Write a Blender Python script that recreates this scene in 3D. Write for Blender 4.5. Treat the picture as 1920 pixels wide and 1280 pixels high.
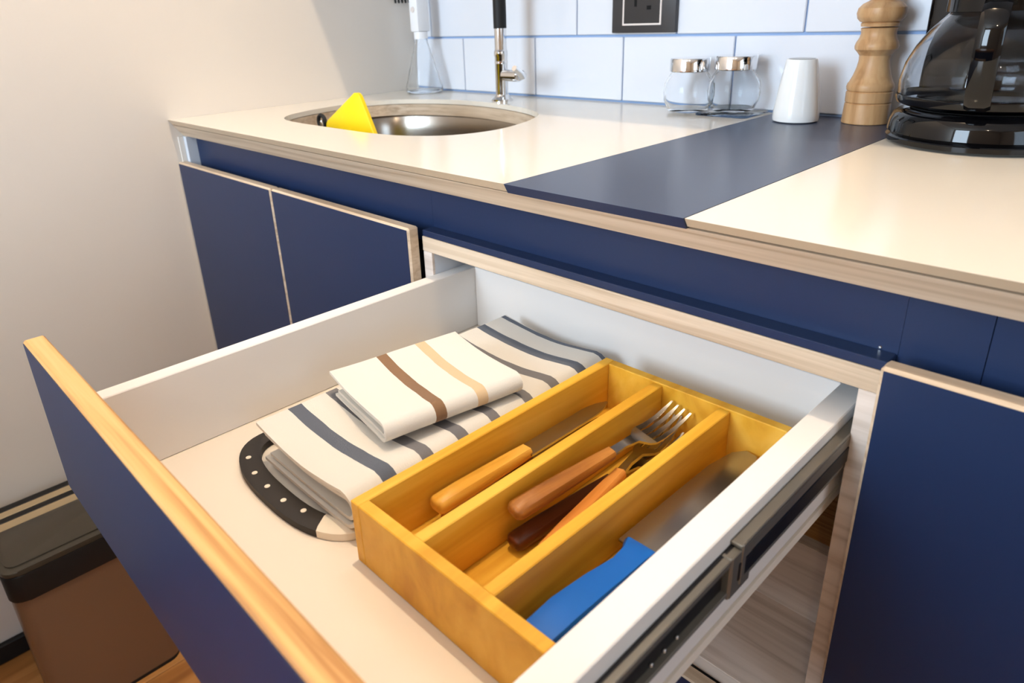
import bpy, bmesh, math, random
from mathutils import Matrix, Vector, noise
random.seed(7)
for o in list(bpy.data.objects): bpy.data.objects.remove(o, do_unlink=True)
SC = bpy.context.scene; COL = SC.collection
T = 0.90                      # worktop height: z below is measured from the worktop's surface
PI = math.pi
# ---------------------------------------------------------------- camera
cd = bpy.data.cameras.new('camera'); cam = bpy.data.objects.new('camera', cd); COL.objects.link(cam)
yaw, pit, rol = math.radians(46.89), math.radians(22.32), math.radians(-2.46)
f = Vector((-math.sin(yaw)*math.cos(pit), math.cos(yaw)*math.cos(pit), -math.sin(pit)))
r = Vector((math.cos(yaw), math.sin(yaw), 0)); u = r.cross(f)
r2 = r*math.cos(rol)+u*math.sin(rol); u2 = -r*math.sin(rol)+u*math.cos(rol)
M = Matrix((r2, u2, -f)).transposed().to_4x4(); M.translation = Vector((1.2995, -.4607, .1501+T))
cam.matrix_world = M
cd.sensor_width = 36; cd.lens = 1305.99/1920*36; cd.shift_x = .0381*1000/1920; cd.shift_y = -.0768*1000/1920
cd.clip_start = .01; cd.dof.use_dof = True; cd.dof.focus_distance = .68; cd.dof.aperture_fstop = 9
SC.camera = cam
# ---------------------------------------------------------------- world, daylight, exposure
SC.view_settings.view_transform = 'Standard'; SC.view_settings.look = 'None'
SC.view_settings.gamma = 1; SC.view_settings.use_curve_mapping = False
SC.view_settings.exposure = 0.5
W = bpy.data.worlds.new('sky'); SC.world = W; W.use_nodes = True
bg = W.node_tree.nodes['Background']; bg.inputs[0].default_value = (.62, .78, 1, 1); bg.inputs[1].default_value = 1.2
def area(name, loc, target, sx, sy, power, col):
    l = bpy.data.lights.new(name, 'AREA'); l.shape = 'RECTANGLE'; l.size = sx; l.size_y = sy; l.energy = power; l.color = col
    o = bpy.data.objects.new(name, l); COL.objects.link(o); o.location = loc
    o.rotation_euler = (Vector(target)-Vector(loc)).to_track_quat('-Z', 'Y').to_euler(); return o
WX0, WX1, WZ0, WZ1, WY = .06, 1.06, T+.02, T+1.38, -2.7
area('window_daylight', ((WX0+WX1)/2, WY+.03, (WZ0+WZ1)/2), ((WX0+WX1)/2, 0, (WZ0+WZ1)/2), WX1-WX0-.1, WZ1-WZ0-.1, 50, (.68, .84, 1))
area('added_side_fill', (3.2-.03, -.95, T+.62), (0, -.95, T+.4), .9, 1.1, 7, (.68, .84, 1))  # cool fill added from the right to brighten the right-facing faces
SPOTS = [(.92, -.075, 33.0, 'warm white ceiling spotlight above the counter edge'),
         (1.9, -1.9, 6.0, 'added warm white ceiling spotlight out in the room, lighting the fronts')]  # second lamp added for warm light on the fronts
# ---------------------------------------------------------------- materials
def lin(c): return tuple(((v/255)/12.92 if v/255 <= .04045 else ((v/255+.055)/1.055)**2.4) for v in c)+(1,)
MATS = {}
def mat(name, rgb, rough=.5, metal=0, spec=.5, trans=0, ior=1.45, coat=0, bump=None, sheen=0):
    m = bpy.data.materials.new(name); m.use_nodes = True; n = m.node_tree.nodes; b = n['Principled BSDF']
    b.inputs['Base Color'].default_value = lin(rgb); b.inputs['Roughness'].default_value = rough
    b.inputs['Metallic'].default_value = metal; b.inputs['Specular IOR Level'].default_value = spec
    b.inputs['Transmission Weight'].default_value = trans; b.inputs['IOR'].default_value = ior
    b.inputs['Coat Weight'].default_value = coat; b.inputs['Sheen Weight'].default_value = sheen
    if bump:
        L = m.node_tree.links; tc = n.new('ShaderNodeTexCoord'); nz = n.new('ShaderNodeTexNoise'); bp = n.new('ShaderNodeBump')
        nz.inputs['Scale'].default_value = bump[0]; bp.inputs['Strength'].default_value = bump[1]; bp.inputs['Distance'].default_value = .002
        nz.inputs['Detail'].default_value = 3
        L.new(tc.outputs['Object'], nz.inputs['Vector']); L.new(nz.outputs['Fac'], bp.inputs['Height']); L.new(bp.outputs['Normal'], b.inputs['Normal'])
    MATS[name] = m; return m
def ramp(n, stops, interp='LINEAR'):
    r = n.new('ShaderNodeValToRGB'); e = r.color_ramp; e.interpolation = interp
    e.elements[0].position, e.elements[0].color = stops[0][0], lin(stops[0][1])
    e.elements[1].position, e.elements[1].color = stops[1][0], lin(stops[1][1])
    for p, c in stops[2:]: k = e.elements.new(p); k.color = lin(c)
    return r
def wood(name, a, b, c, scale=(3, 60, 60), rough=.5, lo=.32, hi=.68, spec=.4):
    m = mat(name, b, rough, spec=spec); n = m.node_tree.nodes; L = m.node_tree.links; P = n['Principled BSDF']
    tc = n.new('ShaderNodeTexCoord'); mp = n.new('ShaderNodeMapping'); nz = n.new('ShaderNodeTexNoise')
    mp.inputs['Scale'].default_value = scale; nz.inputs['Scale'].default_value = 1; nz.inputs['Detail'].default_value = 5; nz.inputs['Distortion'].default_value = .4
    rp = ramp(n, [(lo, a), (hi, c), (.5, b)])
    bp = n.new('ShaderNodeBump'); bp.inputs['Strength'].default_value = .12; bp.inputs['Distance'].default_value = .001
    L.new(tc.outputs['Object'], mp.inputs['Vector']); L.new(mp.outputs['Vector'], nz.inputs['Vector']); L.new(nz.outputs['Fac'], rp.inputs['Fac'])
    L.new(rp.outputs['Color'], P.inputs['Base Color']); L.new(nz.outputs['Fac'], bp.inputs['Height']); L.new(bp.outputs['Normal'], P.inputs['Normal'])
    return m
mat('wall_paint', (226, 218, 208), .85, bump=(240, .05))
mat('ceiling_paint', (226, 220, 212), .9)
mat('wall_sand', (196, 178, 156), .85)
mat('grout', (150, 176, 214), .8)  # blue of the coloured light fringing put into the joint colour
mat('tile_glaze', (226, 229, 236), .12, spec=.5)
mat('laminate_cream', (234, 225, 210), .16, spec=.5)
mat('edge_band', (196, 174, 146), .4)
mat('laminate_navy', (22, 40, 74), .42, spec=.45, bump=(700, .03))
mat('laminate_slate', (60, 68, 90), .3, spec=.5, bump=(700, .03))
wood('plywood', (184, 160, 134), (206, 184, 158), (218, 198, 174), (4, 70, 160))
wood('plywood_warm', (172, 120, 66), (208, 160, 98), (218, 174, 114), (5, 190, 60))
wood('plywood_pale', (200, 184, 170), (224, 210, 198), (232, 219, 208), (5, 110, 110))
wood('bamboo', (206, 148, 38), (226, 172, 56), (236, 188, 76), (40, 4, 26), .42)
wood('bamboo_long', (206, 146, 36), (224, 168, 52), (236, 186, 72), (60, 4, 60), .42)
wood('beech', (172, 128, 84), (196, 152, 106), (208, 168, 122), (90, 90, 9), .4)
wood('handle_brown', (128, 74, 24), (158, 98, 38), (184, 122, 54), (120, 8, 120), .38)
wood('handle_dark', (70, 32, 14), (92, 44, 18), (110, 58, 26), (120, 8, 120), .35)
wood('handle_orange', (188, 110, 40), (212, 134, 58), (226, 154, 76), (120, 8, 120), .4)
wood('handle_yellow', (200, 140, 40), (222, 162, 60), (232, 178, 80), (120, 8, 120), .4)
wood('floor_oak', (150, 96, 48), (182, 124, 66), (204, 146, 84), (30, 3, 30), .45)
mat('drawer_white', (232, 228, 224), .5)
mat('drawer_floor', (238, 228, 214), .5)
mat('carcass_white', (214, 220, 228), .5)
mat('steel', (176, 172, 166), .24, 1)
mat('steel_brushed', (158, 150, 140), .22, 1, bump=(300, .03))
mat('chrome', (225, 225, 226), .06, 1)
mat('zinc', (130, 124, 114), .32, .55)
mat('rail_black', (22, 22, 26), .4, .3)
mat('black_plastic', (6, 6, 8), .05, spec=.45)
mat('black_rubber', (34, 30, 28), .6)
mat('black_matt', (14, 13, 13), .6)
mat('void_black', (6, 6, 7), .9)
mat('yellow_plastic', (250, 214, 4), .35)
mat('blue_plastic', (10, 98, 190), .32)
mat('ceramic_white', (238, 238, 236), .1)
mat('plastic_white', (240, 241, 243), .3)
mat('glass', (253, 254, 255), .0, trans=1, ior=1.16)
mat('glass_dark', (225, 226, 228), .0, trans=1, ior=1.3)
mat('board_cream', (236, 226, 208), .45)
mat('outlet_dark', (58, 56, 57), .4)
mat('outlet_insert', (44, 42, 43), .35)
mat('outlet_line', (226, 216, 210), .4)
mat('bin_steel', (134, 106, 82), .38, .3)
mat('bin_lid', (62, 56, 46), .35)
mat('bin_beige', (168, 148, 116), .5)
mat('lamp_white', (240, 240, 238), .4)
def cloth_mat(name, base, stops_y, L, twill=(900, .25)):
    """woven cloth; stripes = [(y0,y1,rgb)] in object metres, object y runs 0..L"""
    m = mat(name, base, .9, spec=.15, sheen=.15); n = m.node_tree.nodes; K = m.node_tree.links; P = n['Principled BSDF']
    tc = n.new('ShaderNodeTexCoord'); sp = n.new('ShaderNodeSeparateXYZ'); K.new(tc.outputs['Object'], sp.inputs[0])
    nz = n.new('ShaderNodeTexNoise'); nz.inputs['Scale'].default_value = 40; K.new(tc.outputs['Object'], nz.inputs['Vector'])
    ma = n.new('ShaderNodeMath'); ma.operation = 'MULTIPLY_ADD'; K.new(nz.outputs['Fac'], ma.inputs[0]); ma.inputs[1].default_value = .002
    K.new(sp.outputs['Y'], ma.inputs[2])
    mr = n.new('ShaderNodeMath'); mr.operation = 'DIVIDE'; K.new(ma.outputs[0], mr.inputs[0]); mr.inputs[1].default_value = L
    st = [(0, base)]
    for a, b, c in stops_y: st += [(a/L, c), (b/L, base)]
    if len(st) < 2: st.append((1, base))
    rp = ramp(n, st, 'CONSTANT'); K.new(mr.outputs[0], rp.inputs['Fac']); K.new(rp.outputs['Color'], P.inputs['Base Color'])
    n2 = n.new('ShaderNodeTexNoise'); n2.inputs['Scale'].default_value = twill[0]; K.new(tc.outputs['Object'], n2.inputs['Vector'])
    bp = n.new('ShaderNodeBump'); bp.inputs['Strength'].default_value = twill[1]; bp.inputs['Distance'].default_value = .001
    K.new(n2.outputs['Fac'], bp.inputs['Height']); K.new(bp.outputs['Normal'], P.inputs['Normal']); return m
# ---------------------------------------------------------------- geometry helpers (z from the worktop)
class G:
    def __init__(s): s.bm = bmesh.new(); s.mi = 0
    def _tag(s, before):
        for f in s.bm.faces:
            if f.index == -1 or f not in before: pass
    def box(s, x0, x1, y0, y1, z0, z1, bev=0, seg=1, mi=0):
        n0 = set(s.bm.faces)
        rr = bmesh.ops.create_cube(s.bm, size=1, matrix=Matrix.Translation(((x0+x1)/2, (y0+y1)/2, (z0+z1)/2)) @ Matrix.Diagonal((x1-x0, y1-y0, z1-z0, 1)))
        if bev:
            ed = set(e for v in rr['verts'] for e in v.link_edges)
            bmesh.ops.bevel(s.bm, geom=list(ed), offset=bev, segments=seg, affect='EDGES', profile=.5)
        for f in s.bm.faces:
            if f not in n0: f.material_index = mi
        return s
    def lathe(s, prof, cx=0, cy=0, n=40, mi=0, sx=1, sy=1):
        rings = []
        for (rad, z) in prof:
            if rad < 1e-6: rings.append([s.bm.verts.new((cx, cy, z))])
            else: rings.append([s.bm.verts.new((cx+sx*rad*math.cos(2*PI*k/n), cy+sy*rad*math.sin(2*PI*k/n), z)) for k in range(n)])
        for a, b in zip(rings, rings[1:]):
            for k in range(n):
                k2 = (k+1) % n
                try:
                    if len(a) == 1: fc = s.bm.faces.new((a[0], b[k2], b[k]))
                    elif len(b) == 1: fc = s.bm.faces.new((a[k], a[k2], b[0]))
                    else: fc = s.bm.faces.new((a[k], a[k2], b[k2], b[k]))
                    fc.material_index = mi
                except ValueError: pass
        return s
    def loft(s, rings, cap=True, mi=0, closed=True):
        R = [[s.bm.verts.new(p) for p in ring] for ring in rings]
        n = len(R[0])
        for a, b in zip(R, R[1:]):
            for k in range(n if closed else n-1):
                fc = s.bm.faces.new((a[k], a[(k+1) % n], b[(k+1) % n], b[k])); fc.material_index = mi
        if cap:
            s.bm.faces.new(R[0][::-1]).material_index = mi; s.bm.faces.new(R[-1]).material_index = mi
        return s
    def tube(s, pts, rad, n=12, mi=0, flat=None):
        pts = [Vector(p) for p in pts]; rings = []
        rads = rad if isinstance(rad, (list, tuple)) else [rad]*len(pts)
        up = Vector((0, 0, 1))
        t0 = (pts[1]-pts[0]).normalized()
        if abs(t0.dot(up)) > .95: up = Vector((1, 0, 0))
        side = t0.cross(up).normalized()
        for i, p in enumerate(pts):
            t = (pts[min(i+1, len(pts)-1)]-pts[max(i-1, 0)]).normalized()
            side = (side - t*side.dot(t)).normalized(); w = t.cross(side)
            fl = flat if flat else 1
            rings.append([p+side*math.cos(2*PI*k/n)*rads[i]+w*math.sin(2*PI*k/n)*rads[i]*fl for k in range(n)])
        return s.loft(rings, True, mi)
    def prism(s, outline, z0, z1, mi=0, bev=0):
        a = [s.bm.verts.new((x, y, z0)) for x, y in outline]; b = [s.bm.verts.new((x, y, z1)) for x, y in outline]
        n = len(a); fs = [s.bm.faces.new(a[::-1]), s.bm.faces.new(b)]
        for k in range(n): fs.append(s.bm.faces.new((a[k], a[(k+1) % n], b[(k+1) % n], b[k])))
        for f in fs: f.material_index = mi
        if bev:
            ed = [e for f in fs[:2] for e in f.edges]
            bmesh.ops.bevel(s.bm, geom=ed, offset=bev, segments=2, affect='EDGES', profile=.5)
        return s
ROOTS = {}
def mw(o):
    return ROOTS.get(o.name, Matrix())
def tag(o, label=None, cat=None, group=None, kind=None):
    for k, v in (('label', label), ('category', cat), ('group', group), ('kind', kind)):
        if v: o[k] = v
    return o
def thing(name, loc, label, cat, group=None, rot=(0, 0, 0)):
    o = bpy.data.objects.new(name, None); COL.objects.link(o); o.empty_display_size = .02
    o.location = (loc[0], loc[1], loc[2]+T); o.rotation_euler = rot
    from mathutils import Euler
    ROOTS[o.name] = Matrix.Translation(o.location) @ Euler(rot).to_matrix().to_4x4()
    return tag(o, label, cat, group)
def part(name, g, mats, parent=None, local=False, smooth=40, label=None):
    """link the collected shapes as one mesh; coordinates are worktop-based world unless local"""
    bm = g.bm; bmesh.ops.recalc_face_normals(bm, faces=bm.faces)
    Mp = mw(parent) if parent else Matrix()
    if not local: bm.transform(Mp.inverted() @ Matrix.Translation((0, 0, T)))
    me = bpy.data.meshes.new(name); bm.to_mesh(me); bm.free()
    for m in (mats if isinstance(mats, (list, tuple)) else [mats]): me.materials.append(MATS[m])
    if smooth:
        for p in me.polygons: p.use_smooth = True
        me.set_sharp_from_angle(angle=math.radians(smooth))
    o = bpy.data.objects.new(name, me); COL.objects.link(o)
    if parent: o.parent = parent; ROOTS[o.name] = Mp
    if label: o['label'] = label
    return o
def solo(name, g, mats, base, label, cat, group=None, smooth=40, rot=(0, 0, 0)):
    """a one-mesh thing with its origin at its base"""
    o = part(name, g, mats, None, True, smooth)
    o.data.transform(Matrix.Translation((-base[0], -base[1], -base[2]))); o.location = (base[0], base[1], base[2]+T)
    return tag(o, label, cat, group)
def struct(name, g, mats, smooth=0, parent=None):
    o = part(name, g, mats, parent, False, smooth)
    if not parent: o['kind'] = 'structure'; ROOTS[o.name] = Matrix()
    return o
# ================================================================ the room
XL, XR, YF, D = -.012, 3.2, WY, .5641
floor = struct('floor', G().box(XL-.1, XR+.1, YF-.1, D+.1, -1.0, -.912), 'void_black')
pw, n = .12, 0
x = XL
shared = None
while x < XR:
    w = min(pw, XR-x); y = YF - random.random()*.9
    while y < D:
        y1 = min(y+1.2, D); y0 = max(y, YF)
        if y1 > y0: struct('plank', G().box(x+.0008, x+w-.0008, y0+.0008, y1-.0008, -.9125, -.90+random.uniform(-.0002, .0002), .0012), 'floor_oak', parent=floor)
        y += 1.2
    x += pw
struct('wall_left', G().box(XL-.1, XL, YF-.1, D+.1, -.92, 1.5), 'wall_paint')
wb = struct('wall_back', G().box(XL-.1, XR+.1, D+.0045, D+.1, -.92, 1.5), 'grout')
struct('wall_right', G().box(XR, XR+.1, YF-.1, -1.45, -.92, 1.5).box(XR, XR+.1, -.45, D+.1, -.92, 1.5).box(XR, XR+.1, -1.45, -.45, -.92, .02).box(XR, XR+.1, -1.45, -.45, 1.22, 1.5), 'wall_sand')
w2 = struct('added_side_window', G().box(XR+.04, XR+.09, -1.45, -.45, .02, .07).box(XR+.04, XR+.09, -1.45, -.45, 1.17, 1.22).box(XR+.04, XR+.09, -1.45, -1.40, .07, 1.17).box(XR+.04, XR+.09, -.50, -.45, .07, 1.17), 'plastic_white')  # unseen window added to go with the cool side fill
struct('pane', G().box(XR+.062, XR+.068, -1.40, -.50, .07, 1.17), 'glass', parent=w2)
struct('ceiling', G().box(XL-.1, XR+.1, YF-.1, D+.1, 1.5, 1.6), 'ceiling_paint')
a0, a1 = WZ0-T, WZ1-T
struct('wall_front', G().box(XL-.1, WX0, YF-.1, YF, -.92, 1.5).box(WX1, XR+.1, YF-.1, YF, -.92, 1.5).box(WX0, WX1, YF-.1, YF, -.92, a0).box(WX0, WX1, YF-.1, YF, a1, 1.5), 'wall_sand')
win = struct('window_1', G().box(WX0, WX1, YF-.09, YF-.04, a0, a0+.05).box(WX0, WX1, YF-.09, YF-.04, a1-.05, a1).box(WX0, WX0+.05, YF-.09, YF-.04, a0+.05, a1-.05)
             .box(WX1-.05, WX1, YF-.09, YF-.04, a0+.05, a1-.05)  .box(.535, .585, YF-.09, YF-.04, a0+.05, a1-.05), 'plastic_white')
for xa, xb in ((WX0+.05, .535), (.585, WX1-.05)): struct('pane', G().box(xa, xb, YF-.068, YF-.062, a0+.05, a1-.05), 'glass', parent=win)
struct('baseboard_left', G().box(XL, XL+.012, YF, -.0, -.90, -.862, .002), 'black_matt')
# backsplash tiles: 200 x 105 running bond, proud of the grout
TJ, TW, TH = .5551, .202, .1065
for row in range(6):
    z0 = .003+row*(TH+.0005) + (0 if row == 0 else .0); z1 = z0+TH-.0035
    off = TJ if row % 2 == 0 else TJ-.101
    k0 = math.floor((XL-off)/TW)
    me = None
    for k in range(k0, k0+17):
        xa, xb = off+k*TW+.0013, off+(k+1)*TW-.0013
        if xb < XL+.01 or xa > XR: continue
        cut = xa < XL+.001 or xb > XR
        xa, xb = max(xa, XL+.001), min(xb, XR)
        if cut or me is None:
            o = struct('tile', G().box(xa-(0 if cut else xa), xb-(0 if cut else xa), D, D+.006, z0, z1, .0012, 1), 'tile_glaze', 30, wb)
            if not cut: o.location.x = xa; me = o.data
        else:
            o = bpy.data.objects.new('tile', me); COL.objects.link(o); o.parent = wb; o.location.x = xa
# upper cabinet over the backsplash (above the frame; its front edge cuts off the spotlight)
uc = thing('wall_cabinet', (XL, .56, .50), 'white wall cabinet hung above the tiled backsplash', 'cabinet')
part('body', G().box(XL+.001, 2.4, .240, D+.0005, .50, 1.2, .001), 'carcass_white', uc)
for k in range(4): part('door', G().box(XL+.003+k*.602, XL+.6+k*.602, .222, .239, .50, 1.2, .0015), 'carcass_white', uc)
# ceiling spots
for (x, y, p, lb) in SPOTS:
    t = thing('ceiling_spotlight', (x, y, 1.5), lb, 'lamp', 'ceiling spotlights')
    part('housing', G().lathe([(.052, 1.4995), (.052, 1.494), (.044, 1.493), (.040, 1.497), (.0, 1.497)], x, y, 32), 'lamp_white', t)
    l = bpy.data.lights.new('spot_bulb', 'POINT'); l.energy = p; l.color = (1, .78, .54); l.shadow_soft_size = .018
    lo = bpy.data.objects.new('spot_bulb', l); COL.objects.link(lo); lo.parent = t; lo.location = (0, 0, -.04)
ki = thing('added_shade_island', (.9, -1.3, -.90), 'unseen navy island with an oak top, added to shade the lower left wall', 'island')  # island put in to keep window light off the lower left wall
part('body', G().box(.05, 1.75, -1.55, -1.02, -.90, -.056, .002), 'laminate_navy', ki, smooth=0)
part('top', G().box(.01, 1.79, -1.60, -.97, -.0555, -.02, .003), 'floor_oak', ki, smooth=0)
# ================================================================ worktop
S1, S2, WXR = .8313, 1.0264, 2.4
def superell(cx, cy, a, b, n=5., N=64):
    out = []
    for k in range(N):
        t = 2*PI*k/N; c, s = math.cos(t), math.sin(t)
        out.append((cx+a*math.copysign(abs(c)**(2/n), c), cy+b*math.copysign(abs(s)**(2/n), s)))
    return out
SKC = (.340, .285); SKA, SKB, SKN = .246, .171, 3.6
def slab(g, x0, x1, ztop, zbot, yft, yfb, hole=None, mi=0):
    bm = g.bm
    outer = [(x0, yft), (x1, yft), (x1, D), (x0, D)]
    vs = [bm.verts.new((x, y, ztop)) for x, y in outer]
    ed = [bm.edges.new((vs[i], vs[(i+1) % 4])) for i in range(4)]
    if hole:
        hv = [bm.verts.new((x, y, ztop)) for x, y in hole]
        ed += [bm.edges.new((hv[i], hv[(i+1) % len(hv)])) for i in range(len(hv))]
    r0 = bmesh.ops.triangle_fill(bm, use_beauty=True, edges=ed)
    fs = [q for q in r0['geom'] if isinstance(q, bmesh.types.BMFace)]
    ex = bmesh.ops.extrude_face_region(bm, geom=fs)
    for v in [q for q in ex['geom'] if isinstance(q, bmesh.types.BMVert)]:
        v.co.z = zbot
        if abs(v.co.y-yft) < 1e-6: v.co.y = yfb
    for q in bm.faces:
        if all(v.co.y < .016 for v in q.verts): q.material_index = mi
    return g
SKP = [(.315, .1114), (.385, .112), (.454, .1145), (.513, .128), (.564, .165), (.584, .229), (.571, .30), (.550, .348), (.523, .386), (.466, .420), (.39, .444), (.311, .455), (.235, .449), (.170, .426), (.122, .392), (.100, .34), (.102, .27), (.118, .20), (.146, .148), (.19, .120), (.25, .112)]
def sink_ring(scale, N=4):
    n = len(SKP); out = []
    for i in range(n):
        p0, p1, p2, p3 = [Vector(SKP[(i+j) % n]) for j in (-1, 0, 1, 2)]
        for k in range(N):
            t = k/N
            q = .5*((2*p1)+(p2-p0)*t+(2*p0-5*p1+4*p2-p3)*t*t+(3*p1-p0-3*p2+p3)*t**3)
            out.append((SKC[0]+(q.x-SKC[0])*scale, SKC[1]+(q.y-SKC[1])*scale))
    return out
hole = sink_ring(1)
wt = thing('worktop', (XL, .28, -.03), 'cream laminate kitchen worktop with a slate blue inset strip and plywood edge', 'worktop')
part('sink_panel', slab(G(), XL+.0005, S1-.0004, 0, -.0085, 0, .0055, hole, 1), ['laminate_cream', 'edge_band'], wt, smooth=0)
part('inset_panel', slab(G(), S1+.0004, S2-.0004, .0002, -.0095, -.0008, .0045, None, 1), ['laminate_slate', 'laminate_navy'], wt, smooth=0, label='matt slate blue inset strip')
part('end_panel', slab(G(), S2+.0004, WXR, 0, -.0075, 0, .005, None, 1), ['laminate_cream', 'edge_band'], wt, smooth=0)
hole2 = sink_ring(1.0)
g = G(); slab(g, XL+.0005, WXR, -.0096, -.0305, .0062, .022, hole2)
part('plywood_base', g, 'plywood', wt, smooth=0)
# ================================================================ sink
sk = thing('kitchen_sink', (SKC[0], SKC[1], -.19), 'brushed steel undermount sink with rounded corners', 'sink')
rings = []
for sa, z in ((1.08, -.0309), (1.035, -.0311), (1.028, -.034), (1.01, -.06), (.975, -.11), (.955, -.15), (.92, -.168), (.84, -.178), (.6, -.181), (.3, -.184), (.12, -.186)):
    rings.append([(px, py, z) for px, py in sink_ring(sa)])
g = G(); g.loft(rings, cap=False)
bmesh.ops.contextual_create(g.bm, geom=[e for e in g.bm.edges if e.is_boundary and max(v.co.z for v in e.verts) < -.185])
o = part('basin', g, 'steel_brushed', sk, smooth=60); md = o.modifiers.new('thick', 'SOLIDIFY'); md.thickness = .0012; md.offset = 1
part('drain', G().lathe([(.0, -.1855), (.012, -.1855), (.02, -.184), (.036, -.183), (.042, -.1815), (.044, -.183)], SKC[0], SKC[1], 32), 'chrome', sk)
# yellow dish board standing in the sink
def rrect(w, h, rad, n=6):
    pts = []
    for cx, cy, a in ((w-rad, h-rad, 0), (rad, h-rad, PI/2), (rad, rad, PI), (w-rad, rad, 1.5*PI)):
        for k in range(n+1): t = a+k*PI/2/n; pts.append((cx+rad*math.cos(t), cy+rad*math.sin(t)))
    return pts
# the board: local plane (u along left edge, v along right edge) with its top corner at P
Pc = Vector((.299, .200, .0455)); du = Vector((-.868, -.03, -.496)).normalized(); dv = Vector((.496, -.02, -.868)); dv = (dv-du*dv.dot(du)).normalized()
wn = du.cross(dv)
g = G(); ol = rrect(.125, .196, .014)
rings = [[tuple(Pc+du*a+dv*b+wn*c) for a, b in [(q[0]+(.0625-q[0])*e, q[1]+(.098-q[1])*e) for q in ol]] for c, e in ((-.0042, .02), (-.003, 0), (.003, 0), (.0042, .02))]
g.loft(rings)
yb = solo('dish_scraper_board', g, 'yellow_plastic', (.27, .20, -.18), 'bright yellow plastic board standing tilted in the sink', 'board', smooth=35)
# small brush with black ring and steel shaft leaning beside it
br = thing('dish_brush', (.17, .19, -.18), 'steel dish brush with a black ring leaning in the sink corner', 'brush')
part('shaft', G().tube([(.215, .20, -.168), (.20, .198, -.10), (.184, .196, -.03), (.178, .196, -.012)], [.004, .004, .004, .0045], 12), 'chrome', br)
part('grip_ring', G().tube([(.178+.011*math.cos(a), .196, -.014+.011*math.sin(a)) for a in [2*PI*k/20 for k in range(21)]], .0035, 8), 'black_matt', br)
part('bristle_head', G().lathe([(.0, -.1775), (.02, -.177), (.022, -.168), (.012, -.158), (.0, -.157)], .215, .20, 20), 'black_matt', br)
# ================================================================ faucet
FX, FY = .345, .482
fc = thing('kitchen_faucet', (FX, FY, 0), 'chrome kitchen tap with black hose sleeve behind the sink', 'faucet')
part('base', G().lathe([(0, .0), (.020, .0), (.020, .004), (.0145, .008), (.0125, .012), (0, .012)], FX, FY, 32), 'chrome', fc)
part('body', G().lathe([(0, .012), (.0115, .012), (.0115, .078), (.0125, .080), (.0125, .088), (.0108, .090), (.0108, .128), (0, .128)], FX, FY, 32), 'chrome', fc)
part('seam_ring', G().lathe([(.0112, .066), (.0122, .067), (.0122, .070), (.0112, .071)], FX, FY, 32), 'chrome', fc)
pts = [(FX, FY, .126), (FX, FY, .25), (FX, FY, .36)]+[(FX+.0*k, FY-.085+.085*math.cos(a), .36+.085*math.sin(a)) for k, a in enumerate([PI*j/10 for j in range(1, 11)])]+[(FX, FY-.17, .30)]
part('hose_sleeve', G().tube(pts, .0118, 14), 'black_matt', fc, smooth=60)
lv = part('lever_body', G().tube([(FX+.008, FY, .046), (FX+.046, FY-.002, .046)], .0105, 18), 'chrome', fc)
part('lever', G().tube([(FX+.040, FY, .046), (FX+.056, FY-.004, .048), (FX+.064, FY-.020, .054), (FX+.066, FY-.034, .062)], [.0100, .008, .006, .005], 12), 'chrome', lv)
# ================================================================ clear dispenser in the corner
dx, dy = .073, .517
dp = thing('soap_dispenser', (dx, dy, 0), 'clear conical dispenser with a square white head in the tiled corner', 'dispenser')
part('flask', G().lathe([(0, .001), (.036, .001), (.040, .004), (.0395, .012), (.026, .06), (.014, .10), (.0125, .112), (.0105, .112), (.012, .10), (.0235, .06), (.037, .013), (.036, .005), (0, .005)], dx, dy, 36), 'glass', dp)
part('collar', G().lathe([(0, .108), (.0145, .108), (.0145, .122), (0, .122)], dx, dy, 24), 'plastic_white', dp)
hd = part('head', G().box(dx-.0135, dx+.0135, dy-.0165, dy+.0165, .122, .225, .004, 2), 'plastic_white', dp)
part('button', G().lathe([(0, .0), (.006, .0), (.005, .002), (0, .002)], 0, 0, 20), 'outlet_line', hd, local=True).matrix_local = Matrix.Translation((.0, -.0165, .165)) @ Matrix.Rotation(PI/2, 4, 'X')
# black pegs standing in for letter-like wall marks, only their feet reach into view
g = thing('wall_mark_pegs', (XL, .535, .178), 'black marks on the left wall by the corner, built as small pegs', 'wall marks')
part('rail', G().box(XL, XL+.006, .510, .556, .196, .215, .001), 'black_matt', g)
for k in range(5): part('peg', G().tube([(XL+.004, .515+k*.009, .2), (XL+.010, .514+k*.009, .188), (XL+.007, .517+k*.009, .1805)], .0022, 8), 'black_matt', g)
# ================================================================ socket on the tiles
ox0, ox1, oz0 = .5373, .6587, .1124; oz1 = oz0+.122
so = thing('wall_socket', ((ox0+ox1)/2, D, oz0), 'dark grey wall socket with a pale inner outline on the tiles', 'socket')
part('frame', G().box(ox0, ox1, D-.009, D, oz0, oz1, .0015, 2), 'outlet_dark', so)
ix0, ix1, iz0 = .5597, .6337, .1240; iz1 = iz0+.098; b = .0028
part('outline', G().box(ix0, ix1, D-.0105, D-.0085, iz0, iz0+b).box(ix0, ix1, D-.0105, D-.0085, iz1-b, iz1).box(ix0, ix0+b, D-.0105, D-.0085, iz0+b, iz1-b).box(ix1-b, ix1, D-.0105, D-.0085, iz0+b, iz1-b), 'outlet_line', so)
ins = part('insert', G().box(ix0+b, ix1-b, D-.0100, D-.0088, iz0+b, iz1-b), 'outlet_insert', so)
for px, pz, w, h in ((.582, .152, .005, .012), (.576, .166, .006, .010), (.606, .147, .008, .006), (.612, .168, .005, .010), (.592, .19, .012, .006)):
    part('slot', G().box(px, px+w, D-.0103, D-.0099, pz, pz+h), 'void_black', ins)
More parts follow.
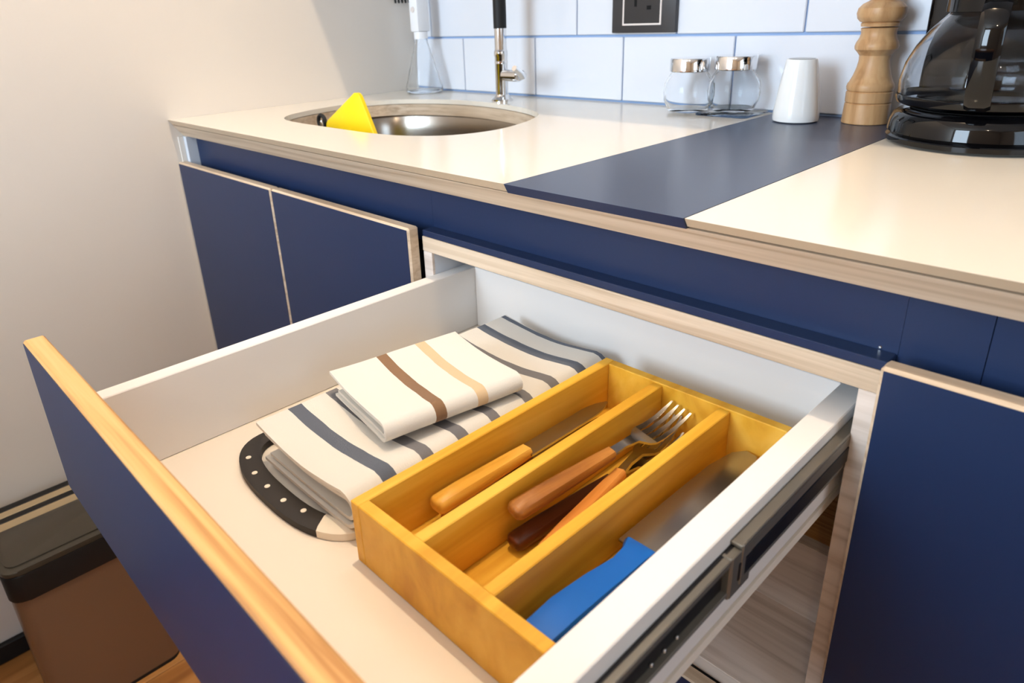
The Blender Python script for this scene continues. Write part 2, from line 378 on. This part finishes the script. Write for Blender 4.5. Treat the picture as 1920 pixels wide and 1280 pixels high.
# ================================================================ jars, saucer, shaker, mill
solo('coaster', G().prism([(.743+a, .486+b_) for a, b_ in rrect(.080, .076, .006)], .0002, .0032, 0, .0006), 'glass', (.783, .524, 0), 'thin clear acrylic coaster under the jar beside the white shaker', 'coaster')
def jar(cx, cy, label, z0=0):
    t = thing('spice_jar', (cx, cy, 0), label, 'jar')
    part('glass_body', G().lathe([(0, .001), (.024, .001), (.030, .004), (.036, .018), (.0372, .030), (.0355, .043), (.030, .053), (.0265, .058), (.0265, .062), (.0235, .062), (.0235, .057), (.0275, .051), (.033, .042), (.0346, .030), (.0335, .018), (.0275, .0065), (0, .005)], cx, cy, 40), 'glass', t)
    part('lid', G().lathe([(0, .0595), (.0285, .0595), (.0295, .0605), (.0295, .077), (.0285, .0785), (0, .0785)], cx, cy, 40), 'chrome', t)
    t.location.z += z0
jar(.716, .512, 'round clear spice jar with chrome lid, the one nearer the wall socket')
jar(.783, .524, 'round clear spice jar with chrome lid, the one nearer the white shaker', .0032)
cx, cy = .888, .500
t = thing('salt_shaker', (cx, cy, 0), 'glossy white tapered ceramic shaker on the blue inset strip', 'shaker')
part('body', G().lathe([(0, .0005), (.026, .0005), (.0288, .002), (.0295, .006), (.0290, .014), (.0250, .045), (.0205, .072), (.0195, .0785), (.0185, .0802), (.0, .0802)], cx, cy, 40), 'ceramic_white', t)
part('top', G().lathe([(.0165, .0802), (.0160, .0808), (0, .0808)], cx, cy, 32), 'steel', t)
cx, cy = .966, .531
prof = [(645, 155, 892), ]
pm = [(895, 152), (885, 156), (765, 151), (745, 150), (738, 142), (730, 150), (660, 151), (652, 142), (645, 150), (620, 154), (598, 149), (588, 141), (540, 122), (480, 106), (430, 99), (395, 101), (370, 118), (352, 135), (330, 139), (305, 133), (270, 116), (240, 110), (215, 113), (205, 116), (200, 107), (192, 117), (172, 121), (164, 112), (158, 128), (135, 147), (100, 155), (65, 149), (35, 124), (18, 92), (8, 78), (-12, 84), (-40, 92), (-75, 84), (-100, 55), (-108, 0)]
t = thing('pepper_mill', (cx, cy, 0), 'turned pale wooden pepper mill next to the coffee machine', 'pepper mill')
zz = lambda y: (893-y)/5975
half = [(rr*.0000000+rr/3.84/1443, zz(y)) for y, rr in pm]
cutk = [i for i, q in enumerate(pm) if q[0] == 192][0]
part('body', G().lathe([(0, .0005)]+[(a, max(b, .0005)) for a, b in half[:cutk]]+[(0, half[cutk-1][1])], cx, cy, 48), 'beech', t, smooth=28)
part('head', G().lathe([(0, half[cutk-1][1])]+half[cutk:], cx, cy, 48), 'beech', t, smooth=28)
# ================================================================ coffee machine
cx, cy = 1.113, .452
cm = thing('coffee_machine', (cx, cy, 0), 'glossy black drip coffee machine on the right-hand worktop', 'coffee machine')
part('base', G().lathe([(0, .0006), (.086, .0006), (.091, .003), (.0915, .008), (.0885, .011), (.0912, .013), (.0900, .024), (.0872, .031), (.082, .0352), (.076, .036), (0, .036)], cx, cy, 64), 'black_plastic', cm)
part('warming_plate', G().lathe([(0, .0362), (.070, .0362), (.072, .037), (.070, .0376), (0, .0378)], cx, cy, 48), 'black_matt', cm)
part('tower', G().box(cx-.098, cx+.098, .5375, .5615, .001, .27, .008, 4), 'black_plastic', cm)
part('brew_head', G().lathe([(0, .166), (.078, .166), (.088, .172), (.092, .20), (.09, .255), (.08, .268), (0, .27)], cx, cy+.005, 56), 'black_plastic', cm)
cf = thing('coffee_carafe', (cx, cy-.004, .0385), 'clear glass coffee carafe with black handle on the machine', 'carafe')
ky = cy-.004
part('glass_body', G().lathe([(0, .0385), (.072, .0385), (.080, .0425), (.0852, .052), (.0858, .066), (.0825, .084), (.0750, .101), (.0650, .116), (.0560, .126), (.0500, .1325), (.0480, .138), (.0460, .138), (.048, .1315), (.0540, .1248), (.0630, .1145), (.0730, .0995), (.0805, .083), (.0838, .066), (.0832, .053), (.078, .0445), (.071, .041), (0, .041)], cx, ky, 64), 'glass_dark', cf)
part('neck_band', G().lathe([(.0500, .1330), (.0535, .1335), (.0535, .146), (.0490, .1465)], cx, ky, 48), 'black_plastic', cf)
part('lid', G().lathe([(0, .139), (.0482, .139), (.0490, .146), (.046, .155), (.03, .160), (0, .161)], cx, ky, 48), 'black_plastic', cf)
part('base_ring', G().lathe([(.0800, .0412), (.0850, .0435), (.0868, .048), (.0866, .0515), (.0855, .0518)], cx, ky, 64), 'black_plastic', cf)
hd_ = Vector((.12, -.993, 0)); sd = Vector((.993, .12, 0)); c0 = Vector((cx, ky, 0))
path = [(.050, .141), (.068, .146), (.090, .144), (.103, .132), (.107, .112), (.106, .088), (.101, .066), (.094, .052), (.086, .0475)]
rings = []
for i, (rr, z) in enumerate(path):
    a = path[max(i-1, 0)]; bq = path[min(i+1, len(path)-1)]; tx, tz = bq[0]-a[0], bq[1]-a[1]; ll = math.hypot(tx, tz); nx, nz_ = -tz/ll, tx/ll
    w = .011; th = .0045
    rings.append([tuple(c0+hd_*(rr+nx*e*th)+sd*(s*w)+Vector((0, 0, z+nz_*e*th))) for s, e in ((-1, -.5), (-.6, -1), (.6, -1), (1, -.5), (1, .5), (.6, 1), (-.6, 1), (-1, .5))])
part('handle', G().loft(rings), 'black_plastic', cf, smooth=50)
# ================================================================ base cabinets
def panel(g, x0, x1, y0, y1, z0, z1, ins=.0022, ch=.0016):
    """plywood board with a laminate face on its front, face mi=1"""
    g.box(x0, x1, y0, y1, z0, z1, ch, 1, 0); g.box(x0+ins, x1-ins, y0-.0005, y0+.001, z0+ins, z1-ins, 0, 1, 1)
    return g
ZD, ZB = -.0745, -.80
DY0, DY1 = .0005, .0165; CY = .0185
def door(cab, x0, x1, z0=ZB, z1=ZD):
    d = part('door', G().box(x0, x1, DY0, DY1, z0, z1, .0022), 'plywood', cab, smooth=0)
    part('door_face', G().box(x0+.0024, x1-.0024, DY0-.0006, DY0+.002, z0+.0024, z1-.0024), 'laminate_navy', d, smooth=0)
    return d
# sink base unit
c1 = thing('sink_cabinet', (.33, .28, -.90), 'navy cabinet with two plywood-edged doors under the sink', 'cabinet')
g = G(); g.box(XL+.001, .006, CY, .55, -.80, -.031).box(.655, .670, .06, .55, -.80, -.0865).box(.006, .655, CY, .55, -.80, -.784).box(.006, .655, .535, .55, -.784, -.20)
part('body', g, 'carcass_white', c1, smooth=0)
part('plinth', G().box(XL+.001, .671, .06, .076, -.90, -.80), 'laminate_navy', c1, smooth=0)
part('front_rail', G().box(.0065, .6735, .0362, .052, -.1005, -.031), 'laminate_navy', c1, smooth=0, label='navy recessed rail under the worktop')
door(c1, -.005, .3375); door(c1, .3415, .6705)
part('end_strip', G().box(XL+.001, -.0055, .0100, CY-.0005, -.80, -.031), 'wall_paint', c1, smooth=0)
# drawer unit
X0, X1 = .6735, 1.1775
c2 = thing('drawer_cabinet', ((X0+X1)/2, .28, -.90), 'navy plywood cabinet with its wide top drawer pulled open', 'cabinet')
g = G(); g.box(X0, X0+.015, CY+.004, .55, -.80, -.1045).box(X1-.015, X1, CY+.004, .55, -.80, -.1045).box(X0+.015, X1-.015, .535, .55, -.80, -.1045).box(X0+.015, X1-.015, CY+.004, .535, -.80, -.785)
part('body', g, 'carcass_white', c2, smooth=0)
part('stile', G().box(X0, X0+.015, CY, CY+.004, -.80, -.1045, .0005), 'plywood_pale', c2, smooth=0)
part('stile', G().box(X1-.015, X1, CY, CY+.004, -.80, -.1045, .0005), 'plywood_pale', c2, smooth=0)
part('top_rail', G().box(X0, X1, CY-.0006, CY+.0165, -.1042, -.0865, .0006), 'plywood', c2, smooth=0)
part('front_rail', G().box(.6737, 1.1782, .0362, .052, -.1005, -.031), 'laminate_navy', c2, smooth=0, label='navy recessed rail under the worktop')
part('front_rail_lip', G().box(X0+.0002, X1, .0188, .0360, -.0863, -.0790, .0006), 'laminate_navy', c2, smooth=0)
part('plinth', G().box(X0, X1, .06, .076, -.90, -.80), 'laminate_navy', c2, smooth=0)
part('shelf', G().box(X0+.0152, X1-.0152, CY-.018, .42, -.436, -.420, .0006), 'plywood_pale', c2, smooth=0, label='pale plywood niche floor')
part('niche_back', G().box(X0+.0152, X1-.0152, .112, .127, -.4198, -.335, .0006), 'plywood_pale', c2, smooth=0)
part('niche_ledge', G().box(X0+.0152, X1-.0152, .1272, .40, -.352, -.337, .0006), 'plywood_warm', c2, smooth=0)
lf = part('lower_front', G().box(X0+.0015, X1-.0015, -.021, -.0055, -.80, -.430, .0012), 'plywood', c2, smooth=0)
part('lower_front_face', G().box(X0+.004, X1-.004, -.0216, -.019, -.797, -.4322), 'laminate_navy', lf, smooth=0)
# right unit
c3 = thing('end_cabinet', (1.78, .28, -.90), 'navy cabinet with plywood-edged door at the right of the open drawer', 'cabinet')
g = G(); g.box(1.178, 1.194, CY, .55, -.80, -.0865).box(2.38, 2.396, CY, .55, -.80, -.031).box(1.194, 2.38, CY, .55, -.80, -.784).box(1.194, 2.38, .535, .55, -.784, -.0865)
part('body', g, 'carcass_white', c3, smooth=0)
part('plinth', G().box(1.178, 2.396, .06, .076, -.90, -.80), 'laminate_navy', c3, smooth=0)
part('front_rail', G().box(1.1784, 1.2277, .0362, .052, -.1005, -.031), 'laminate_navy', c3, smooth=0)
part('front_rail', G().box(1.2283, 2.3795, .0362, .052, -.1005, -.031), 'laminate_navy', c3, smooth=0, label='navy recessed rail under the worktop')
door(c3, 1.1785, 1.78); door(c3, 1.784, 2.394)
part('screw', G().lathe([(.0, 0), (.0014, 0), (.001, .0006), (0, .0008)], 0, 0, 10), 'chrome', c2, local=True).matrix_local = Matrix.Translation((1.1664-(X0+X1)/2, .0362-.28, -.0775+.9)) @ Matrix.Rotation(PI/2, 4, 'X')
# the open drawer
LX, RX, RT, BZ, TZ, YBK, FY0, FY1 = .7051, 1.1346, .0205, -.2094, -.1317, .0696, -.3880, -.3727
dr = part('drawer', G().box(LX-.016, RX+.019, FY1+.0003, YBK+.015, BZ-.008, BZ), 'drawer_floor', c2, smooth=0, label='open drawer with cream floor and white sides')
part('side_panel', G().box(LX-.017, LX, FY1+.0003, YBK+.016, BZ+.0002, TZ, .0008), 'drawer_white', dr, smooth=0)
part('side_panel', G().box(RX, RX+RT, FY1+.0003, YBK+.016, -.2015, TZ, .0008), 'drawer_white', dr, smooth=0)
part('back_panel', G().box(LX+.0002, RX-.0002, YBK, YBK+.015, BZ+.0002, TZ, .0006), 'drawer_white', dr, smooth=0)
part('front_panel', G().box(X0+.0015, X1-.0015, FY0, FY1, -.2150, ZD, .0014), 'plywood_warm', dr, smooth=0, label='plywood drawer front seen along its top edge')
part('front_face', G().box(X0+.0035, X1-.0035, FY0-.0006, FY0+.001, -.2130, ZD-.0022), 'laminate_navy', dr, smooth=0)
# runner on the right side: silver drawer member, black cabinet member, catch
sx = RX+RT
ra = part('runner_rail', G().box(sx+.0002, sx+.0030, FY1+.02, YBK, -.1720, -.1445, .0005), 'rail_black', dr, smooth=0)
for za, zc in ((-.1500, -.1448), (-.1718, -.1692)): part('runner_lip', G().box(sx+.0002, sx+.0072, FY1+.02, YBK, za, zc, .0006), 'zinc', dr, smooth=0)
part('runner_lip', G().box(sx+.0028, sx+.0050, FY1+.02, -.15, -.1545, -.1525, .0005), 'zinc', dr, smooth=0)
g = G()
g.box(sx+.0045, sx+.0085, -.145, .42, -.1665, -.1520, .0012)
part('cabinet_runner', g, 'rail_black', c2, smooth=0, label='black runner bolted to the cabinet')
part('runner_arm', G().box(sx+.0076, sx+.0082, -.140, .40, -.1518, -.1440, .0002).box(sx+.0004, sx+.0080, -.142, .40, -.1440, -.1412, .0006), 'zinc', c2, smooth=0)
g = G(); g.box(sx+.0070, sx+.0080, -.152, -.128, -.1745, -.1440, .0004).box(sx+.0010, sx+.0075, -.1535, -.1505, -.1745, -.1440, .0006).box(sx+.0075, sx+.0088, -.142, -.137, -.170, -.140, .0005)
part('runner_catch', g, 'zinc', c2, smooth=0)
for k in range(3): part('ball_bearing', G().lathe([(0, -.1650), (.0011, -.1645), (.0015, -.1635), (.0011, -.1625), (0, -.1620)], sx+.0052, -.205-.012*k, 10), 'chrome', dr)
# ================================================================ pedal bin against the left wall
bx0, bx1, by0, by1, bz = .016, .215, -.447, -.248, -.90
bn = thing('pedal_bin', ((bx0+bx1)/2, (by0+by1)/2, -.90), 'brown metal waste bin with black rim and grey lid by the left wall', 'bin')
def rr_out(x0, x1, y0, y1, rad): return [(x0+px, y0+py) for px, py in rrect(x1-x0, y1-y0, rad, 6)]
part('body', G().prism(rr_out(bx0, bx1, by0, by1, .022), bz+.006, -.640), 'bin_steel', bn, smooth=30)
part('foot', G().prism(rr_out(bx0+.002, bx1+.001, by0+.001, by1-.001, .022), bz, bz+.0058), 'black_matt', bn, smooth=30)
part('rim', G().prism(rr_out(bx0-.004, bx1+.004, by0-.004, by1+.004, .025), -.639, -.592, 0, .002), 'black_matt', bn, smooth=30)
ld = part('lid', G().prism(rr_out(.095, bx1+.003, by0-.003, by1+.003, .02), -.5915, -.583, 0, .003), 'bin_lid', bn, smooth=30)
part('lid_edge', G().prism(rr_out(.099, bx1-.010, by0+.005, by1-.005, .016), -.583, -.5805, 0, .001), 'bin_lid', ld, smooth=30)
for xa, xb, m_ in ((.0715, .0945, 'bin_beige'), (.0555, .071, 'black_matt'), (.0375, .055, 'bin_beige'), (.0205, .037, 'black_matt')):
    part('hinge_strip', G().box(xa, xb, by0+.004, by1-.004, -.5915, -.584, .001), m_, bn, smooth=0)
# ================================================================ in the drawer: board, towels, tray, cutlery
zb = BZ
cb = thing('cutting_board', (.83, -.11, zb), 'cream plastic chopping board with black grip lying under the towels', 'cutting board')
x0, x1, yA, yB = .742, .926, -.236, .05
ol = [(x1, yA+.0), (x1, yB-.02), (x1-.02, yB), (x0+.02, yB), (x0, yB-.02), (x0, yA)]
part('board', G().prism(ol, zb+.0002, zb+.0065, 0, .0012), 'board_cream', cb, smooth=30)
# grip: arc band in front of the board
def arc(cxm, hw, y0, depth, n=28, p=2.6):
    out = []
    for k in range(n+1):
        t = PI*k/n; c, s = math.cos(t), math.sin(t)
        out.append((cxm-hw*math.copysign(abs(c)**(2/p), c), y0-depth*abs(s)**(2/p)))
    return out
xm = (x0+x1)/2; oa = arc(xm, .092, yA+.002, .050); ia = arc(xm, .076, yA+.002, .031)
g = G(); bm = g.bm
prof = lambda o_, i_: [(o_[0], o_[1], zb+.0006), (o_[0], o_[1], zb+.0068), (o_[0]*.8+i_[0]*.2, o_[1]*.8+i_[1]*.2, zb+.0082), (o_[0]*.2+i_[0]*.8, o_[1]*.2+i_[1]*.8, zb+.0082), (i_[0], i_[1], zb+.0068), (i_[0], i_[1], zb+.0006)]
g.loft([prof(a, b_) for a, b_ in list(zip(oa, ia))[:21]])
gr = part('grip', g, 'black_rubber', cb, smooth=50)
g = G(); g.loft([prof(a, b_) for a, b_ in list(zip(oa, ia))[20:]]); part('grip_end', g, 'board_cream', cb, smooth=50)
for q in ((.7722, -.2674), (.7974, -.2742), (.8224, -.2755), (.8488, -.2752), (.8720, -.2706)):
    part('grip_dot', G().lathe([(0.0024, zb+.0080), (.0024, zb+.0086), (.0016, zb+.0088), (0, zb+.0088)], q[0], q[1], 12), 'board_cream', gr)
def ribbon(g, path, t, y0, y1, ny, amp, seed, flare=0, skew=0):
    """a folded cloth layer: centre path (x,z) of thickness t swept along y"""
    P = [Vector((a, 0, c)) for a, c in path]; n = len(P); L, R = [], []
    for i in range(n):
        tv = (P[min(i+1, n-1)]-P[max(i-1, 0)]).normalized(); nv = Vector((-tv.z, 0, tv.x)); L.append((P[i]+nv*t/2, nv)); R.append((P[i]-nv*t/2, nv))
    loop = [q[0] for q in L]+[q[0] for q in R[::-1]]
    rings = []
    for j in range(ny+1):
        v = j/ny; y = y0+(y1-y0)*v
        ring = []
        for q in loop:
            nn = noise.noise(Vector((q.x*14+seed, y*16, 0)))*amp + noise.noise(Vector((q.x*40+seed, y*45, 5)))*amp*.25
            ee = noise.noise(Vector((q.x*9+seed, 3.3, v*.5)))*.0035
            ring.append((q.x+noise.noise(Vector((seed, y*20, 2)))*.0012+skew*v, y+ee*(1 if j in (0, ny) else .4), q.z+nn))
        rings.append(ring)
    return g.loft(rings)
def u_path(xl, xr, zc, rad, sag, nl=14, na=8, lower=.0, lift=0):
    top = [(xl+(xr-rad-xl)*k/nl, zc+rad-sag*math.sin(PI*k/nl)*1.0+lift*(1-k/nl)**2) for k in range(nl)]
    arc_ = [(xr-rad+rad*math.sin(PI*k/na), zc+rad*math.cos(PI*k/na)) for k in range(na+1)]
    bot = [(xr-rad+(xl+lower-(xr-rad))*k/nl, zc-rad) for k in range(1, nl+1)]
    return top+arc_+bot
# big tea towel
ty0, ty1 = -.2585, .046; LW = ty1-ty0
slate, grey = (92, 98, 110), (116, 114, 116)
ST = [(-.2265, -.2135, slate), (-.1885, -.177, grey), (-.1505, -.139, grey), (-.1130, -.1015, grey), (-.0715, -.060, grey), (-.0350, -.0235, grey), (.0030, .0140, slate), (.0395, .0455, slate)]
cloth_mat('towel_grey_stripe', (222, 217, 208), [(a-ty0, b_-ty0, c) for a, b_, c in ST], LW)
tw = thing('tea_towel', (.84, ty0, zb+.007), 'large folded white tea towel with slate grey stripes on the chopping board', 'towel')
g = G(); ribbon(g, u_path(.779, .926, zb+.0245, .0150, .0055, lower=.006, lift=.002), .0030, ty0, ty1, 40, .0016, 1.3)
part('outer_fold', g, 'towel_grey_stripe', tw, smooth=60)
g = G(); ribbon(g, u_path(.786, .9195, zb+.0232, .0090, .0042, lower=.004, lift=.001), .0030, ty0+.003, ty1-.003, 40, .0008, 1.3)
part('inner_fold', g, 'towel_grey_stripe', tw, smooth=60)
# small napkin on top, turned a little
brown, tan = (134, 102, 74), (212, 184, 146)
nl = .135
cloth_mat('towel_brown_stripe', (223, 218, 208), [(.047, .0575, brown), (.089, .0995, tan)], nl)
zt2 = zb+.0425
nk = thing('napkin', (.790, -.186, zt2), 'small folded white napkin with a brown and a tan stripe on the tea towel', 'napkin', rot=(0, 0, math.radians(-9.5)))
g = G(); ribbon(g, u_path(-.004, .1055, .0110, .0082, .0030, lower=.008, lift=.003), .0026, 0, nl, 26, .0010, 4.1)
part('outer_fold', g, 'towel_brown_stripe', nk, local=True, smooth=60)
g = G(); ribbon(g, u_path(.003, .1005, .0106, .0045, .0024, lower=.003, lift=.002), .0026, .002, nl-.002, 26, .0006, 4.1)
part('inner_fold', g, 'towel_brown_stripe', nk, local=True, smooth=60)
# cutlery tray
tx0, tx1, tyA, tyB, tzt, wl = .9400, 1.1300, -.2665, .0225, -.1565, .0095
tr = thing('cutlery_tray', (1.03, -.12, zb), 'yellow bamboo cutlery tray with three compartments in the drawer', 'tray')
part('floor_board', G().box(tx0+.002, tx1-.002, tyA+.002, tyB-.002, zb+.0003, zb+.0055), 'bamboo_long', tr, smooth=0)
part('side_board', G().box(tx0, tx0+wl, tyA, tyB, zb+.0002, tzt, .0007), 'bamboo_long', tr, smooth=0)
part('side_board', G().box(tx1-wl, tx1, tyA, tyB, zb+.0002, tzt, .0007), 'bamboo_long', tr, smooth=0)
part('end_board', G().box(tx0+wl, tx1-wl, tyA, tyA+wl, zb+.0002, tzt-.0001, .0007), 'bamboo', tr, smooth=0)
part('end_board', G().box(tx0+wl, tx1-wl, tyB-wl, tyB, zb+.0002, tzt-.0001, .0007), 'bamboo', tr, smooth=0)
part('divider', G().box(.9985, 1.0085, tyA+wl, tyB-wl, zb+.0056, tzt-.0012, .0007), 'bamboo_long', tr, smooth=0)
part('divider', G().box(1.0630, 1.0730, tyA+wl, tyB-wl, zb+.0056, tzt-.0012, .0007), 'bamboo_long', tr, smooth=0)
# cutlery in local frame: butt of handle at origin, points along +y
def place(name, base, tip, label, cat, group=None, roll=0):
    a, b_ = Vector(base), Vector(tip); d = b_-a
    t = thing(name, base, label, cat, group, (0, 0, 0))
    q = d.to_track_quat('Y', 'Z') @ Matrix.Rotation(roll, 3, 'Y').to_quaternion()
    t.rotation_euler = q.to_euler(); return t
def grip_bar(L, w, h, w2=None):
    rings = []; w2 = w2 or w*.8
    for k, (v, s) in enumerate(((0, .55), (.012, .85), (.035, 1), (.25, 1.04), (.55, .98), (.85, .9), (1, .82))):
        ww = (w+(w2-w)*v)*s/2; hh = h*s/2
        rings.append([(ww*cx_, v*L, hh*cz_) for cx_, cz_ in ((-1, -.5), (-.7, -.92), (.7, -.92), (1, -.5), (1, .5), (.7, .92), (-.7, .92), (-1, .5))])
    return G().loft(rings)
def fork(base, tip, hmat, label, roll=0):
    t = place('fork', base, tip, label, 'fork', None, roll)
    part('handle', grip_bar(.105, .0150, .0105), hmat, t, local=True, smooth=45)
    g = G()
    def bar(pts):   # (y, z, w, th)
        g.loft([[(xc-w/2, y, z-th/2), (xc+w/2, y, z-th/2), (xc+w/2, y, z+th/2), (xc-w/2, y, z+th/2)] for xc, y, z, w, th in pts])
    bar([(0, .100, 0, .008, .003), (0, .118, .001, .0065, .003), (0, .134, .0, .009, .0025), (0, .143, -.003, .020, .002), (0, .150, -.0045, .0235, .002)])
    part('neck', g, 'steel', t, local=True, smooth=45)
    g = G()
    for j in range(4):
        xo = (j-1.5)*.0064
        bar([(xo, .1495, -.0045, .0042, .002), (xo, .160, -.0055, .0038, .0019), (xo, .175, -.004, .0034, .0018), (xo*1.02, .190, .001, .0026, .0016), (xo*1.02, .196, .004, .0016, .0012)])
    part('tines', g, 'steel', t, local=True, smooth=45)
zf = zb+.0056
fork((1.0205, -.1900, zf+.0085), (1.033, .008, zf+.0095), 'handle_dark', 'fork with the darkest brown handle at the bottom of the pile', .1)
fork((1.0460, -.1840, zf+.0120), (1.0215, .008, zf+.0190), 'handle_orange', 'fork with an orange wooden handle beside the tray divider', -.15)
fork((1.0190, -.1870, zf+.0330), (1.0300, .007, zf+.0310), 'handle_brown', 'fork with a mid-brown handle lying on top of the others', .2)
def table_knife(base, tip, hmat, label, L=.098):
    t = place('table_knife', base, tip, label, 'knife')
    part('handle', grip_bar(L, .0165, .0125, .015), hmat, t, local=True, smooth=45)
    g = G(); n_ = 12; up, lo = [], []
    for k in range(n_+1):
        v = k/n_; y = L-.002+v*.108; hh = .0085*(1-max(0, v-.75)**2*14) if v > .75 else .0085
        up.append((hh*.9, y)); lo.append((-hh*(.95), y))
    g.prism(up+lo[::-1], -.0008, .0008)
    part('blade', g, 'steel', t, local=True, smooth=30); return t
table_knife((.9610, -.2100, zf+.0195), (.9630, -.003, zf+.0195), 'handle_yellow', 'table knife with a pale yellow wooden handle in the tray')
table_knife((.9670, -.2060, zf+.0075), (.9690, .001, zf+.0075), 'handle_brown', 'table knife with a brown handle under the pale-handled one')
# blue-handled kitchen knife in the third compartment
kn = place('kitchen_knife', (1.0930, -.2520, zf+.0130), (1.0975, .010, zf+.0175), 'kitchen knife with a thick bright blue plastic handle in the tray', 'knife')
rings = []
for v, w, h, xo in ((0, .010, .012, 0), (.015, .020, .018, 0), (.06, .0255, .021, 0), (.3, .0265, .022, -.0005), (.55, .0240, .020, .0005), (.78, .0200, .017, .002), (.9, .0215, .017, .0015), (.985, .0270, .016, 0), (1, .0255, .014, 0)):
    rings.append([(xo+w/2*a, v*.112, h/2*b_) for a, b_ in ((-1, -.45), (-.75, -.9), (.75, -.9), (1, -.45), (1, .45), (.8, .92), (-.8, .92), (-1, .45))])
part('handle', G().loft(rings), 'blue_plastic', kn, local=True, smooth=45)
g = G(); ol = [(.017, .110), (.0175, .14), (.0165, .20), (.012, .240), (.004, .260), (-.006, .262), (-.0135, .252), (-.0180, .225), (-.0185, .15), (-.0185, .110)]
g.prism(ol, -.0008, .0008)
part('blade', g, 'steel', kn, local=True, smooth=30)
